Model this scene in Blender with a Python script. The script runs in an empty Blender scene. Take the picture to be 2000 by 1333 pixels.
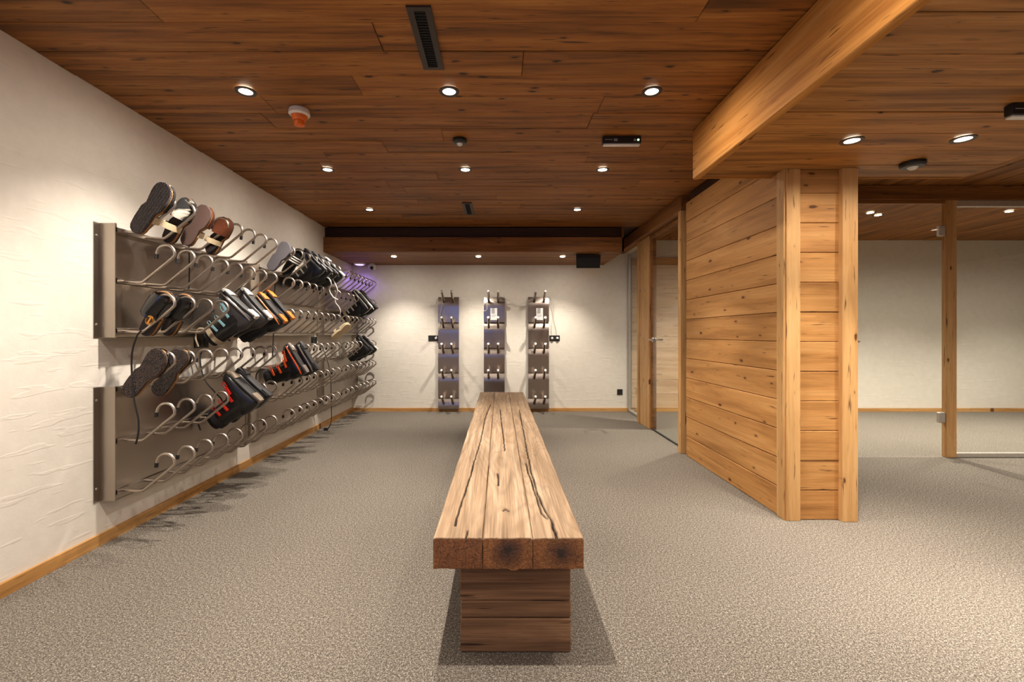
import bpy, math, random
from mathutils import Vector, Matrix, noise
R = random.Random(7)
C = bpy.context.scene.collection
SC = bpy.context.scene
H = 1.12                       # eye height; depth runs along +Y, camera stands at the origin
F = 889.0                      # focal length in pixels of the 2000 px wide frame
PI = math.pi

# ------------------------------------------------------------------ camera, world, exposure
cam = bpy.data.objects.new('camera', bpy.data.cameras.new('camera'))
C.objects.link(cam); SC.camera = cam
cam.location = (0, 0, H); cam.rotation_euler = (PI/2, 0, 0)
cam.data.sensor_width = 36; cam.data.lens = 36*F/2000
cam.data.shift_x = 25/2000; cam.data.shift_y = -14.5/2000
cam.data.clip_start = .02
w = bpy.data.worlds.new('world'); SC.world = w; w.use_nodes = True
w.node_tree.nodes['Background'].inputs[0].default_value = (1, .85, .7, 1)
w.node_tree.nodes['Background'].inputs[1].default_value = .02
SC.view_settings.view_transform = 'Standard'; SC.view_settings.look = 'None'
SC.view_settings.exposure = 1.0; SC.view_settings.gamma = 1; SC.view_settings.use_curve_mapping = False
SC.cycles.use_denoising = True
SC.cycles.max_bounces = 10; SC.cycles.diffuse_bounces = 6; SC.cycles.glossy_bounces = 4
SC.cycles.transparent_max_bounces = 12; SC.cycles.caustics_reflective = False; SC.cycles.caustics_refractive = False
SC.cycles.sample_clamp_indirect = 6
LAMP_W = 50.0; BEAM = 1.9; SPILL = .26
LAMP_COL = (1, .905, .79)

# ------------------------------------------------------------------ materials
def lin(c):
    return tuple(((v/255)/12.92 if v/255 <= .04045 else ((v/255+.055)/1.055)**2.4) for v in c) + (1,)
class NT:
    def __init__(s, name):
        s.m = bpy.data.materials.new(name); s.m.use_nodes = True
        s.t = s.m.node_tree; s.b = s.t.nodes['Principled BSDF']
    def n(s, kind, **kw):
        x = s.t.nodes.new(kind)
        for k, v in kw.items():
            if k.startswith('_'): setattr(x, k[1:], v)
            else:
                key = int(k[1:]) if k[0] == 'i' and k[1:].isdigit() else k.replace('__', ' ')
                x.inputs[key].default_value = v
        return x
    def l(s, a, b): s.t.links.new(a, b)
    def math(s, op, a, b=0.0, c=None):
        x = s.t.nodes.new('ShaderNodeMath'); x.operation = op
        for i, v in enumerate((a, b, c)):
            if v is None: continue
            if isinstance(v, (int, float)): x.inputs[i].default_value = v
            else: s.l(v, x.inputs[i])
        return x.outputs[0]
    def mix(s, fac, a, b, mode='MIX'):
        x = s.t.nodes.new('ShaderNodeMix'); x.data_type = 'RGBA'; x.blend_type = mode
        for i, v in ((0, fac), (6, a), (7, b)):
            if isinstance(v, (int, float, tuple)): x.inputs[i].default_value = v
            else: s.l(v, x.inputs[i])
        return x.outputs[2]
    def ramp(s, fac, stops):
        x = s.t.nodes.new('ShaderNodeValToRGB'); e = x.color_ramp.elements
        while len(e) < len(stops): e.new(.5)
        for k, (p, c) in enumerate(stops):
            e[k].position = p; e[k].color = c if isinstance(c, tuple) else (c, c, c, 1)
        s.l(fac, x.inputs[0]); return x.outputs[0]
    def coords(s, scale=(1, 1, 1), rand=True):
        tc = s.n('ShaderNodeTexCoord').outputs['Object']
        if rand:
            oi = s.n('ShaderNodeObjectInfo').outputs['Random']
            cx = s.n('ShaderNodeCombineXYZ')
            for i, k in enumerate((41.0, 23.0, 11.0)): s.l(s.math('MULTIPLY', oi, k), cx.inputs[i])
            ad = s.n('ShaderNodeVectorMath'); s.l(tc, ad.inputs[0]); s.l(cx.outputs[0], ad.inputs[1]); tc = ad.outputs[0]
        s.raw = tc
        mp = s.n('ShaderNodeMapping', Scale=scale); s.l(tc, mp.inputs['Vector']); return mp.outputs[0]
    def remap(s, scale):
        mp = s.n('ShaderNodeMapping', Scale=scale); s.l(s.raw, mp.inputs['Vector']); return mp.outputs[0]
    def noise(s, vec, scale=1, detail=4, rough=.55, dist=0):
        x = s.n('ShaderNodeTexNoise', Scale=scale, Detail=detail, Roughness=rough, Distortion=dist)
        s.l(vec, x.inputs['Vector']); return x.outputs[0]
    def bump(s, h, strength=.3, dist=.01):
        x = s.n('ShaderNodeBump', Strength=strength, Distance=dist); s.l(h, x.inputs['Height']); s.l(x.outputs[0], s.b.inputs['Normal'])

def plain(name, col, rough=.5, metal=0, spec=.5, bump=0, bscale=200, coat=0):
    t = NT(name); t.b.inputs['Base Color'].default_value = lin(col); t.b.inputs['Roughness'].default_value = rough
    t.b.inputs['Metallic'].default_value = metal; t.b.inputs['Specular IOR Level'].default_value = spec
    t.b.inputs['Coat Weight'].default_value = coat
    v = t.coords((1, 1, 1)); nz = t.noise(v, bscale, 3)
    t.l(t.mix(1.0, lin(col), t.ramp(nz, [(.3, .86), (.7, 1.0)]), 'MULTIPLY'), t.b.inputs['Base Color'])
    if bump: t.bump(nz, bump, .002)
    return t.m

def wood(name, dark, mid, light, knot=(45, 24, 12), rough=.55, along=1.1, across=13, tint=.25, knots=1.0, streak=.55, bump=.25, spec=.3, dash=.71):
    """long axis of every board is its local X, its face is local Z"""
    t = NT(name)
    v = t.coords((along, across, across))
    n1 = t.noise(v, 1.0, 5, .6, .6)
    col = t.ramp(n1, [(.28, lin(dark)), (.5, lin(mid)), (.72, lin(light))])
    n2 = t.noise(t.remap((2.2, 85, 85)), 1.0, 4, .65, .3)
    col = t.mix(streak, col, t.ramp(n2, [(.3, .45), (.62, 1.0)]), 'MULTIPLY')
    # sparse dark dashes along the grain
    n3 = t.noise(t.remap((5, 60, 60)), 1.0, 2, .5)
    col = t.mix(t.ramp(t.math('ADD', n3, t.math('MULTIPLY', n1, .12)), [(dash, 0.0), (dash+.08, .8)]), col, lin(knot))
    # knots
    vo = t.n('ShaderNodeTexVoronoi', Scale=1.0, Randomness=1.0, _voronoi_dimensions='2D')
    t.l(t.remap((3.6, 8.5, 1)), vo.inputs['Vector'])
    pick = t.n('ShaderNodeSeparateColor'); t.l(vo.outputs['Color'], pick.inputs[0])
    d = t.math('ADD', vo.outputs['Distance'], t.math('MULTIPLY', t.noise(t.remap((22, 60, 1)), 1, 3), .16))
    size = t.math('MULTIPLY', t.math('POWER', pick.outputs[0], 1.2), .165)
    k = t.math('SUBTRACT', size, t.math('SUBTRACT', d, .02))
    km = t.ramp(t.math('MULTIPLY', k, 14*knots), [(.0, 0.0), (.6, .9)])
    halo = t.ramp(t.math('ADD', t.math('MULTIPLY', k, 4), .35), [(0, 0.0), (.4, .35)])
    col = t.mix(halo, col, lin(dark)); col = t.mix(km, col, lin(knot))
    oi = t.n('ShaderNodeObjectInfo').outputs['Random']
    col = t.mix(1.0, col, t.ramp(oi, [(0, 1-tint), (1, 1.0)]), 'MULTIPLY')
    t.l(col, t.b.inputs['Base Color'])
    t.b.inputs['Roughness'].default_value = rough; t.b.inputs['Specular IOR Level'].default_value = spec
    t.bump(n2, bump, .004)
    return t.m

M = {}
M['ceil'] = wood('ceiling_wood', (92, 54, 22), (158, 99, 43), (186, 126, 62), knot=(40, 22, 12), tint=.25, streak=.7, across=17)
M['ceil2'] = wood('lowered_ceiling_wood', (118, 76, 36), (178, 120, 60), (202, 146, 82), knot=(52, 31, 18), tint=.2, streak=.65, across=17)
M['panel'] = wood('panel_wood', (150, 101, 53), (190, 136, 77), (207, 155, 95), knot=(74, 40, 20), tint=.12, streak=.38, along=.9, across=9, dash=.74)
M['post'] = wood('post_wood', (176, 128, 76), (202, 156, 100), (214, 172, 118), knot=(74, 40, 20), tint=.08, streak=.3)
M['pale'] = wood('pale_panel_wood', (182, 142, 98), (208, 172, 128), (220, 188, 148), knot=(120, 80, 46), tint=.1, streak=.3)
M['beam'] = wood('beam_wood', (158, 100, 46), (188, 128, 64), (204, 148, 84), knot=(58, 31, 15), tint=.05, streak=.5, along=.7, across=14, rough=.7, spec=.1)
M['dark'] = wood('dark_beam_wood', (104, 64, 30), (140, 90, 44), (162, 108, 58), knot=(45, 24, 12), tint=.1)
M['darker'] = wood('darkest_board_wood', (44, 26, 16), (58, 34, 20), (70, 42, 24), knot=(30, 18, 10), tint=.1)  # darkest of the board tones
M['skirt'] = wood('skirting_wood', (160, 110, 58), (200, 148, 86), (214, 168, 110), knot=(84, 46, 20), tint=.1)
M['leg'] = wood('bench_leg_wood', (86, 60, 42), (146, 108, 78), (186, 144, 106), knot=(36, 22, 16), tint=.2, streak=.85, bump=.6, rough=.75, across=16)

def plaster(name, col, rough_bump=.5):
    t = NT(name); v = t.coords((1, 1, 1), False)
    a = t.noise(t.remap((4.5, 4.5, 30)), 1.0, 2, .4, .2)
    c = t.noise(v, 14, 5, .6)
    tc = t.ramp(a, [(.60, 0.0), (.66, 1.0), (.8, .5)])
    hgt = t.math('ADD', t.math('MULTIPLY', tc, .35), t.math('MULTIPLY', c, .5))
    t.l(t.mix(t.ramp(c, [(.3, 0.0), (.7, 1.0)]), lin(tuple(x-7 for x in col)), lin(col)), t.b.inputs['Base Color'])
    t.b.inputs['Roughness'].default_value = .85; t.b.inputs['Specular IOR Level'].default_value = .15
    t.bump(hgt, rough_bump, .012); return t.m
M['plaster'] = plaster('white_plaster', (228, 221, 210), .2)
M['plaster2'] = plaster('smooth_plaster', (226, 219, 206), .2)

def carpet():
    t = NT('carpet_loop'); v = t.coords((1, 1, 1), False)
    a = t.noise(v, 230, 2, .7); b = t.noise(v, 95, 2, .6); c = t.noise(v, 1.6, 3, .5)
    m = t.math('ADD', t.math('MULTIPLY', a, .72), t.math('MULTIPLY', b, .28))
    col = t.ramp(m, [(.36, lin((52, 46, 41))), (.46, lin((92, 85, 77))), (.54, lin((121, 113, 103))), (.64, lin((178, 170, 158)))])
    col = t.mix(1.0, col, t.ramp(c, [(.3, .93), (.7, 1.0)]), 'MULTIPLY')
    t.l(col, t.b.inputs['Base Color']); t.b.inputs['Roughness'].default_value = .95; t.b.inputs['Specular IOR Level'].default_value = .1
    t.bump(m, .7, .006); return t.m
M['carpet'] = carpet()

def steel(name, col, rough, brush=.15):
    t = NT(name); t.b.inputs['Metallic'].default_value = 1
    t.coords((1, 1, 1)); n = t.noise(t.remap((3, 3, 260)), 1, 3, .6)
    blot = t.noise(t.remap((2.5, 2.5, 2)), 1, 2, .5)
    t.l(t.mix(t.ramp(blot, [(.3, 0.0), (.7, 1.0)]), lin(tuple(int(x*.93) for x in col)), lin(col)), t.b.inputs['Base Color'])
    t.l(t.math('ADD', t.math('MULTIPLY', blot, .15), rough-.07), t.b.inputs['Roughness'])
    t.bump(n, brush, .001); return t.m
M['steel'] = steel('stainless_sheet', (176, 165, 154), .31)
M['steel2'] = steel('brushed_rack_steel', (164, 152, 142), .25, .04)
M['tube'] = steel('satin_tube_steel', (186, 175, 164), .33, .05)
M['chrome'] = plain('polished_chrome', (214, 210, 204), .28, 1, bscale=20)
M['cap'] = plain('lit_peg_end', (236, 228, 216), .4, 1, bscale=20)  # paler than the pegs: light on their ends is put into the colour
M['alu'] = plain('pale_aluminium', (206, 200, 190), .4, .6, bscale=40)
M['bronze'] = plain('bronze_anodised_metal', (62, 52, 48), .4, .4, bscale=60)
M['black'] = plain('black_plastic', (22, 22, 23), .4, bscale=80)
M['blackmat'] = plain('matt_black', (14, 14, 15), .8, bscale=80)
M['rubber'] = plain('black_rubber', (20, 19, 19), .7, bscale=120)
M['white'] = plain('white_plastic', (226, 222, 214), .4, bscale=40)
M['orangeplastic'] = plain('orange_plastic', (226, 104, 20), .35, bscale=40)
M['paper'] = plain('sticker_paper', (222, 220, 216), .6, bscale=40)
M['greyprint'] = plain('grey_print', (150, 148, 148), .6, bscale=40)
M['cord'] = plain('black_cord', (20, 18, 17), .6, bscale=100)
M['whitecord'] = plain('white_cord', (214, 208, 198), .6, bscale=100)

def emis(name, col, strength):
    t = NT(name); t.b.inputs['Base Color'].default_value = (0, 0, 0, 1)
    t.b.inputs['Emission Color'].default_value = col; t.b.inputs['Emission Strength'].default_value = strength; return t.m
M['lamp'] = emis('lamp_lens', (1, .86, .66, 1), 14)
M['blue_glow'] = emis('blue_glow_panel', (.13, .30, 1, 1), 2.8)  # glow of the added panel behind the camera
M['purpleled'] = emis('violet_led', (.42, .22, 1, 1), 2.2)
M['greenled'] = emis('green_led', (.45, 1, .4, 1), 1.6)

def glass():
    m = bpy.data.materials.new('clear_glass'); m.use_nodes = True; t = m.node_tree; t.nodes.clear()
    N = t.nodes.new; L = t.links.new
    o = N('ShaderNodeOutputMaterial'); tr = N('ShaderNodeBsdfTransparent'); gl = N('ShaderNodeBsdfGlossy'); mx = N('ShaderNodeMixShader')
    tr.inputs[0].default_value = (.96, .975, .96, 1); gl.inputs['Roughness'].default_value = .0
    ge = N('ShaderNodeNewGeometry'); dt = N('ShaderNodeVectorMath'); dt.operation = 'DOT_PRODUCT'
    L(ge.outputs['Normal'], dt.inputs[0]); L(ge.outputs['Incoming'], dt.inputs[1])
    def mt(op, a, b):
        x = N('ShaderNodeMath'); x.operation = op
        for i, v in enumerate((a, b)):
            if isinstance(v, (int, float)): x.inputs[i].default_value = v
            else: L(v, x.inputs[i])
        return x.outputs[0]
    c = mt('POWER', mt('SUBTRACT', 1.0, mt('ABSOLUTE', dt.outputs['Value'], 0)), 5)
    L(mt('MULTIPLY_ADD', c, .9), mx.inputs[0]); mx.inputs[0].links[0].from_node.inputs[2].default_value = .035
    L(tr.outputs[0], mx.inputs[1]); L(gl.outputs[0], mx.inputs[2]); L(mx.outputs[0], o.inputs[0])
    return m
M['glass'] = glass()

# ------------------------------------------------------------------ mesh builder
class MB:
    def __init__(s): s.v = []; s.f = []; s.mi = []; s.cur = 0; s.attr = None
    def add(s, vs, fs):
        o = len(s.v); s.v += [tuple(p) for p in vs]; s.f += [tuple(i+o for i in f) for f in fs]; s.mi += [s.cur]*len(fs); return s
    def box(s, x0, x1, y0, y1, z0, z1):
        vs = [(x, y, z) for z in (z0, z1) for y in (y0, y1) for x in (x0, x1)]
        return s.add(vs, [(0, 2, 3, 1), (4, 5, 7, 6), (0, 1, 5, 4), (2, 6, 7, 3), (0, 4, 6, 2), (1, 3, 7, 5)])
    def cbox(s, x0, x1, y0, y1, z0, z1, b=.003):
        """box with chamfered edges"""
        rings = []
        for z, i in ((z0, b), (z0+b, 0), (z1-b, 0), (z1, b)):
            a, c, d, e = x0+i, x1-i, y0+i, y1-i
            rings.append([(a+b, d, z), (c-b, d, z), (c, d+b, z), (c, e-b, z), (c-b, e, z), (a+b, e, z), (a, e-b, z), (a, d+b, z)])
        return s.loft(rings)
    def loft(s, rings, cap0=True, cap1=True, closed=True):
        n = len(rings[0]); vs = [p for r in rings for p in r]; fs = []
        for i in range(len(rings)-1):
            for j in range(n if closed else n-1):
                k = (j+1) % n; fs.append((i*n+j, i*n+k, (i+1)*n+k, (i+1)*n+j))
        if cap0: fs.append(tuple(reversed(range(n))))
        if cap1: fs.append(tuple((len(rings)-1)*n+j for j in range(n)))
        return s.add(vs, fs)
    def tube(s, pts, r, n=8, caps=True):
        pts = [Vector(p) for p in pts]; rings = []; up = None
        for i, p in enumerate(pts):
            d = (pts[min(i+1, len(pts)-1)]-pts[max(i-1, 0)]).normalized()
            if up is None:
                up = Vector((0, 0, 1)) if abs(d.z) < .9 else Vector((0, 1, 0))
            u = (up-d*up.dot(d)).normalized(); q = d.cross(u); up = u
            rr = r[i] if isinstance(r, (list, tuple)) else r
            rings.append([p+u*(rr*math.cos(2*PI*k/n))+q*(rr*math.sin(2*PI*k/n)) for k in range(n)])
        return s.loft(rings, caps, caps)
    def lathe(s, prof, n=24, cx=0, cy=0, cz=0, cap0=True, cap1=True):
        return s.loft([[(cx+r*math.cos(2*PI*k/n), cy+r*math.sin(2*PI*k/n), cz+z) for k in range(n)] for r, z in prof], cap0, cap1)
    def mesh(s, name, mats, smooth=False):
        me = bpy.data.meshes.new(name); me.from_pydata(s.v, [], s.f)
        for m in (mats if isinstance(mats, (list, tuple)) else [mats]): me.materials.append(m)
        if any(s.mi): me.polygons.foreach_set('material_index', s.mi)
        me.update()
        import bmesh
        b = bmesh.new(); b.from_mesh(me); bmesh.ops.recalc_face_normals(b, faces=b.faces); b.to_mesh(me); b.free()
        if smooth:
            me.polygons.foreach_set('use_smooth', [True]*len(me.polygons)); me.set_sharp_from_angle(angle=math.radians(smooth if smooth is not True else 40))
        return me
    def build(s, name, mats, parent=None, smooth=False, mat=None):
        return link(name, s.mesh(name, mats, smooth), parent, mat)

def link(name, me, parent=None, mat=None):
    o = bpy.data.objects.new(name, me); C.objects.link(o)
    if parent is not None: o.parent = parent
    if mat is not None:
        if parent is None: o.matrix_world = mat
        else: o.matrix_basis = mat
    return o
def tag(o, label, cat, group=None, kind=None):
    o['label'] = label; o['category'] = cat
    if group: o['group'] = group
    if kind: o['kind'] = kind
    return o
def thing(name, label, cat, loc=(0, 0, 0), group=None, mat=None):
    o = link(name, None, None, mat if mat is not None else Matrix.Translation(loc)); o.empty_display_size = .05
    return tag(o, label, cat, group)
def struct(name, me_or_mb, mats=None, parent=None, loc=None):
    o = me_or_mb.build(name, mats, parent) if isinstance(me_or_mb, MB) else link(name, me_or_mb, parent)
    if parent is None: o['kind'] = 'structure'
    return o
def frame(x, z, loc):
    """matrix whose local X, Z point along x, z"""
    x = Vector(x).normalized(); z = Vector(z); z = (z-x*z.dot(x)).normalized(); y = z.cross(x)
    m = Matrix((x, y, z)).transposed().to_4x4(); m.translation = Vector(loc); return m
def spline(pts, k=6):
    p = [Vector(q) for q in pts]; p = [p[0]*2-p[1]]+p+[p[-1]*2-p[-2]]; out = []
    for i in range(1, len(p)-2):
        for j in range(k):
            t = j/k; a, b, c, d = p[i-1:i+3]
            out.append(.5*((2*b)+(c-a)*t+(2*a-5*b+4*c-d)*t*t+(3*b-a-3*c+d)*t**3))
    out.append(p[-2]); return out

PL = {}
def plank(parent, mat, L, W, T, x, z, loc, name='plank', bev=.0025):
    """board L x W, thickness T; loc is the middle of the visible face"""
    key = (round(L, 4), round(W, 4), T, mat.name)
    if key not in PL:
        b = MB(); l, q = L/2, W/2
        b.loft([[(-l, -q, -T), (l, -q, -T), (l, q, -T), (-l, q, -T)], [(-l, -q, -bev), (l, -q, -bev), (l, q, -bev), (-l, q, -bev)],
                [(-l+bev, -q+bev, 0), (l-bev, -q+bev, 0), (l-bev, q-bev, 0), (-l+bev, q-bev, 0)]])
        PL[key] = b.mesh(name, mat)
    o = link(name, PL[key], parent, frame(x, z, loc)); return o

def boards(parent, mat, u, v, nrm, org, ulen, vlen, bw, T=.018, cut=2.4, gap=.003, jit=.004):
    """fill a ulen x vlen field starting at org with boards along u, butt joints staggered"""
    u, v, nrm, org = Vector(u), Vector(v), Vector(nrm), Vector(org)
    rows = max(1, round(vlen/bw)); bw = vlen/rows
    for r in range(rows):
        cuts = [0.0]
        if ulen > cut*1.3:
            c = R.uniform(.3, 1.0)*cut
            while c < ulen-.35: cuts.append(round(c, 2)); c += cut*R.uniform(.75, 1.15)
        cuts.append(ulen)
        for a, b in zip(cuts, cuts[1:]):
            L = b-a-(gap*.6 if len(cuts) > 2 else 0)
            off = nrm*R.uniform(-jit, 0)
            plank(parent, mat, L, bw-gap, T, u, nrm, org+u*((a+b)/2)+v*((r+.5)*bw)+off)

# ------------------------------------------------------------------ room shell
XL, YB, ZC, ZL, ZR = -2.118, 6.55, 2.408, 2.105, 2.46
YR, XR = -2.6, 8.8
struct('floor', MB().box(-2.3, XR+.1, YR-.1, YB+.12, -.06, 0), M['carpet'])
struct('wall_left', MB().box(XL-.12, XL, YR-.1, YB+.12, 0, 2.56), M['plaster'])
struct('wall_back', MB().box(XL, 1.90, YB, YB+.12, 0, 2.56), M['plaster2'])
struct('wall_rear', MB().box(XL, XR, YR-.12, YR, 0, 2.56), M['plaster2'])
struct('wall_right', MB().box(XR, XR+.12, YR-.1, YB+.12, 0, 2.56), M['plaster2'])
struct('baseboard_left', MB().box(-4.58, 4.58, -.008, .008, 0, .06), M['skirt']).matrix_world = frame((0, 1, 0), (0, 0, 1), (XL+.008, 1.97, 0))
struct('baseboard_back', MB().box(-1.99, 1.99, -.008, .008, 0, .05), M['skirt']).matrix_world = frame((1, 0, 0), (0, 0, 1), (-.118, YB-.008, 0))
# back wall of the room behind the glass: white, with a wood panelled dado at its left end
wr = struct('wall_back_right', MB().box(1.90, XR, YB, YB+.12, 0, 2.56), M['plaster2'])
boards(wr, M['pale'], (1, 0, 0), (0, 0, 1), (0, -1, 0), (1.90, YB-.018, .05), 1.75, 2.06, .206, cut=3)
plank(wr, M['skirt'], 1.75, .095, .03, (1, 0, 0), (0, -1, 0), (2.775, YB-.03, 2.158), 'dado_cap')
struct('baseboard_back_right', MB().box(-3.4, 3.4, -.008, .008, 0, .05), M['skirt']).matrix_world = frame((1, 0, 0), (0, 0, 1), (5.35, YB-.028, 0))

wn = struct('blue_sheen_panel', MB().cbox(-2.05, -.3, YR+.002, YR+.03, 1.70, 2.34, .004), M['post'])  # added unseen panel, not a known window; gives the peg racks a blue sheen
MB().box(-1.98, -.37, YR+.0305, YR+.034, 1.77, 2.27).build('pane', M['blue_glow'], wn)  # glowing sheet whose blue is reflected in the steel
# main ceiling: core slab with single boards
ce = struct('ceiling', MB().box(XL, 1.80, YR, YB, ZC+.02, ZC+.12), M['darker'])
boards(ce, M['ceil'], (1, 0, 0), (0, 1, 0), (0, 0, -1), (XL, YR, ZC), 1.24-XL, 2.86-YR, .195)
boards(ce, M['ceil'], (1, 0, 0), (0, 1, 0), (0, 0, -1), (XL, 2.86, ZC), 1.80-XL, 5.50-2.86, .195)
# lowered ceiling at the right
cl = struct('ceiling_lowered', MB().box(1.27, 2.91, YR, 2.86, ZL+.02, ZR-.01), M['darker'])
boards(cl, M['ceil2'], (1, 0, 0), (0, 1, 0), (0, 0, -1), (1.27, YR, ZL), 1.66, 2.87-YR, .21, cut=1.5)
plank(cl, M['beam'], 1.66, ZC-ZL+.05, .02, (1, 0, 0), (0, 1, 0), (2.10, 2.885, (ZC+ZL+.05)/2-.004), 'end_board')
plank(cl, M['ceil2'], 5.48, ZR-ZL, .02, (0, 1, 0), (1, 0, 0), (2.93, .14, (ZR+ZL)/2), 'side_board')
# ceiling over the right part and the room behind the glass, boards running away from the camera
cr = struct('ceiling_right', MB().box(1.82, XR, YR, YB, ZR+.02, ZR+.1), M['darker'])
boards(cr, M['ceil'], (0, 1, 0), (1, 0, 0), (0, 0, -1), (1.84, 2.90, ZR), YB-2.90, XR-1.84, .17, cut=3.0, gap=.008)
boards(cr, M['ceil'], (0, 1, 0), (1, 0, 0), (0, 0, -1), (2.95, YR, ZR), 2.90-YR, XR-2.95, .17, cut=3.0, gap=.008)
# fascia beam along the edge of the lowered ceiling
bmm = MB().cbox(-2.74, 2.74, -.022, .022, 0, ZC-ZL+.006, .004)
o = struct('trim_1', bmm, M['beam']); o.matrix_world = frame((0, 1, 0), (0, 0, 1), (1.248, 2.885-2.74, ZL-.008))
# bulkhead at the back wall
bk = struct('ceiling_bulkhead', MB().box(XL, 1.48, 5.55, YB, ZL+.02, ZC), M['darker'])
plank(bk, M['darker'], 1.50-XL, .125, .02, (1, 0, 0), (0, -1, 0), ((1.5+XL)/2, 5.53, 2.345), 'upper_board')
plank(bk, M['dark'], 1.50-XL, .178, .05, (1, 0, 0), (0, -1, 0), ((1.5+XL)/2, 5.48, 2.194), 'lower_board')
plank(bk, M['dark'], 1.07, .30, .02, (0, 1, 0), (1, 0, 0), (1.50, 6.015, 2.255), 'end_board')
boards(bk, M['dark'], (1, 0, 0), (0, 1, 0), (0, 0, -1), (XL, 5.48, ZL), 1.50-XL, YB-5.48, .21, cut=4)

# ---- timber clad block at the right of the centre
pw = struct('wall_partition', MB().box(1.735, 2.105, 2.745, 4.13, 0, ZC), M['darker'])
n0 = 13; bh = .1785
for k in range(n0):
    z0 = k*bh; z1 = min(z0+bh, ZC) ; hh = z1-z0-.0025
    plank(pw, M['panel'], 1.385, hh, .02, (0, 1, 0), (-1, 0, 0), (1.716+R.uniform(-.003, .003), 3.485, (z0+z1)/2), bev=.004)
    if z0 < ZL: plank(pw, M['panel'], .265, min(hh, ZL-z0), .02, (1, 0, 0), (0, -1, 0), (1.924, 2.732+R.uniform(-.002, .003), (z0+min(z1, ZL))/2), bev=.003)
    plank(pw, M['panel'], 1.38, hh, .02, (0, 1, 0), (1, 0, 0), (2.125, 3.44, (z0+z1)/2), bev=.003)
plank(pw, M['post'], ZC, .072, .03, (0, 0, 1), (-1, 0, 0), (1.706, 2.765, ZC/2), 'corner_board')
plank(pw, M['post'], ZL, .083, .04, (0, 0, 1), (0, -1, 0), (1.757, 2.716, ZL/2), 'corner_board')
plank(pw, M['post'], ZL, .092, .05, (0, 0, 1), (0, -1, 0), (2.084, 2.700, ZL/2), 'corner_board')
plank(pw, M['post'], ZC, .04, .02, (0, 0, 1), (0, 1, 0), (1.93, 4.155, ZC/2), 'back_board')

# ---- glazed front beyond it: header, door, panel and pane
o = struct('trim_2', MB().cbox(-1.155, 1.155, -.055, .055, 0, ZC-2.268, .003), M['dark']); o.matrix_world = frame((0, 1, 0), (0, 0, 1), (1.745, 5.395, 2.268))
o = struct('trim_3', MB().cbox(0, 2.268, -.03, .03, -.06, .06, .003), M['post']); o.matrix_world = frame((0, 0, 1), (1, 0, 0), (1.748, 4.268, 0))
o = struct('trim_4', MB().cbox(0, 2.268, -.175, .175, -.03, .03, .003), M['post']); o.matrix_world = frame((0, 0, 1), (1, 0, 0), (1.785, 5.515, 0))
o = struct('trim_5', MB().cbox(0, 2.268, -.034, .034, -.04, .04, .003), M['post']); o.matrix_world = frame((0, 0, 1), (1, 0, 0), (1.783, 5.726, 0))
o = struct('trim_6', MB().box(1.80, 1.86, 4.13, 4.24, 0, ZC), M['darker'])
d1 = struct('door_1', MB().cbox(1.78, 1.79, 4.335, 5.335, .012, 2.262, .002), M['glass'])
MB().box(1.776, 1.794, 4.335, 5.335, 0.0005, .012).build('bottom_seal', M['rubber'], d1)
MB().cbox(1.772, 1.830, 5.295, 5.338, .002, 2.266, .003).build('lock_stile', M['dark'], d1)
MB().cbox(1.765, 1.83, 4.33, 5.34, 2.225, 2.267, .003).build('top_rail', M['dark'], d1)
hb = MB()
for sx in (-1, 1):
    x0 = 1.785
    rim = [[(x0+sx*(.006+dd), 5.255+.026*rr*math.cos(a), 1.05+.026*rr*math.sin(a)) for a in [2*PI*k/16 for k in range(16)]] for dd, rr in ((0, 1), (.012, 1), (.015, .8))]
    hb.loft(rim)
    hb.tube([(x0+sx*.015, 5.255, 1.05), (x0+sx*.05, 5.255, 1.05), (x0+sx*.058, 5.245, 1.05), (x0+sx*.06, 5.13, 1.05)], .0095, 10)
hb.build('door_handle', M['chrome'], d1, True)
w1 = struct('window_1', MB().cbox(1.865, 1.875, 5.765, YB-.002, .03, 2.262, .002), M['glass'])
MB().cbox(1.852, 1.888, 5.765, YB-.01, .001, .032, .003).build('floor_track', M['alu'], w1)
MB().cbox(1.852, 1.888, YB-.03, YB-.004, .034, 2.262, .003).build('wall_profile', M['alu'], w1)

# ---- glazed front at the right: header, post, door and panes
o = struct('trim_7', MB().cbox(-3.33, 3.33, -.05, .05, 0, ZR-2.327, .004), M['dark']); o.matrix_world = frame((1, 0, 0), (0, 0, 1), (5.46, 4.15, 2.327))
o = struct('trim_8', MB().cbox(0, 2.327, -.047, .047, -.025, .025, .004), M['post']); o.matrix_world = frame((0, 0, 1), (0, -1, 0), (4.078, 4.125, 0))
d2 = struct('door_2', MB().cbox(3.15, 4.022, 4.118, 4.128, .012, 2.292, .002), M['glass'])
MB().cbox(3.15, 4.03, 4.112, 4.134, 2.296, 2.326, .003).build('top_rail', M['dark'], d2)
for z in (.36, 2.05):
    MB().cbox(3.972, 4.03, 4.108, 4.138, z-.047, z+.047, .004).build('hinge', M['alu'], d2)
hb = MB()
for sy in (-1, 1):
    hb.tube([(3.21, 4.123+sy*.004, 1.05), (3.21, 4.123+sy*.05, 1.05)], .012, 10); hb.tube([(3.222, 4.123+sy*.05, 1.05), (3.185, 4.123+sy*.052, 1.05)], .009, 10)
hb.build('door_handle', M['chrome'], d2, True)
w2 = struct('window_2', MB().cbox(4.128, XR-.002, 4.118, 4.128, .04, 2.27, .002), M['glass'])
MB().cbox(4.128, XR-.01, 4.105, 4.141, .001, .04, .003).build('floor_track', M['alu'], w2)
MB().cbox(4.128, XR-.01, 4.105, 4.141, 2.268, 2.325, .003).build('head_track', M['alu'], w2)
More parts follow.
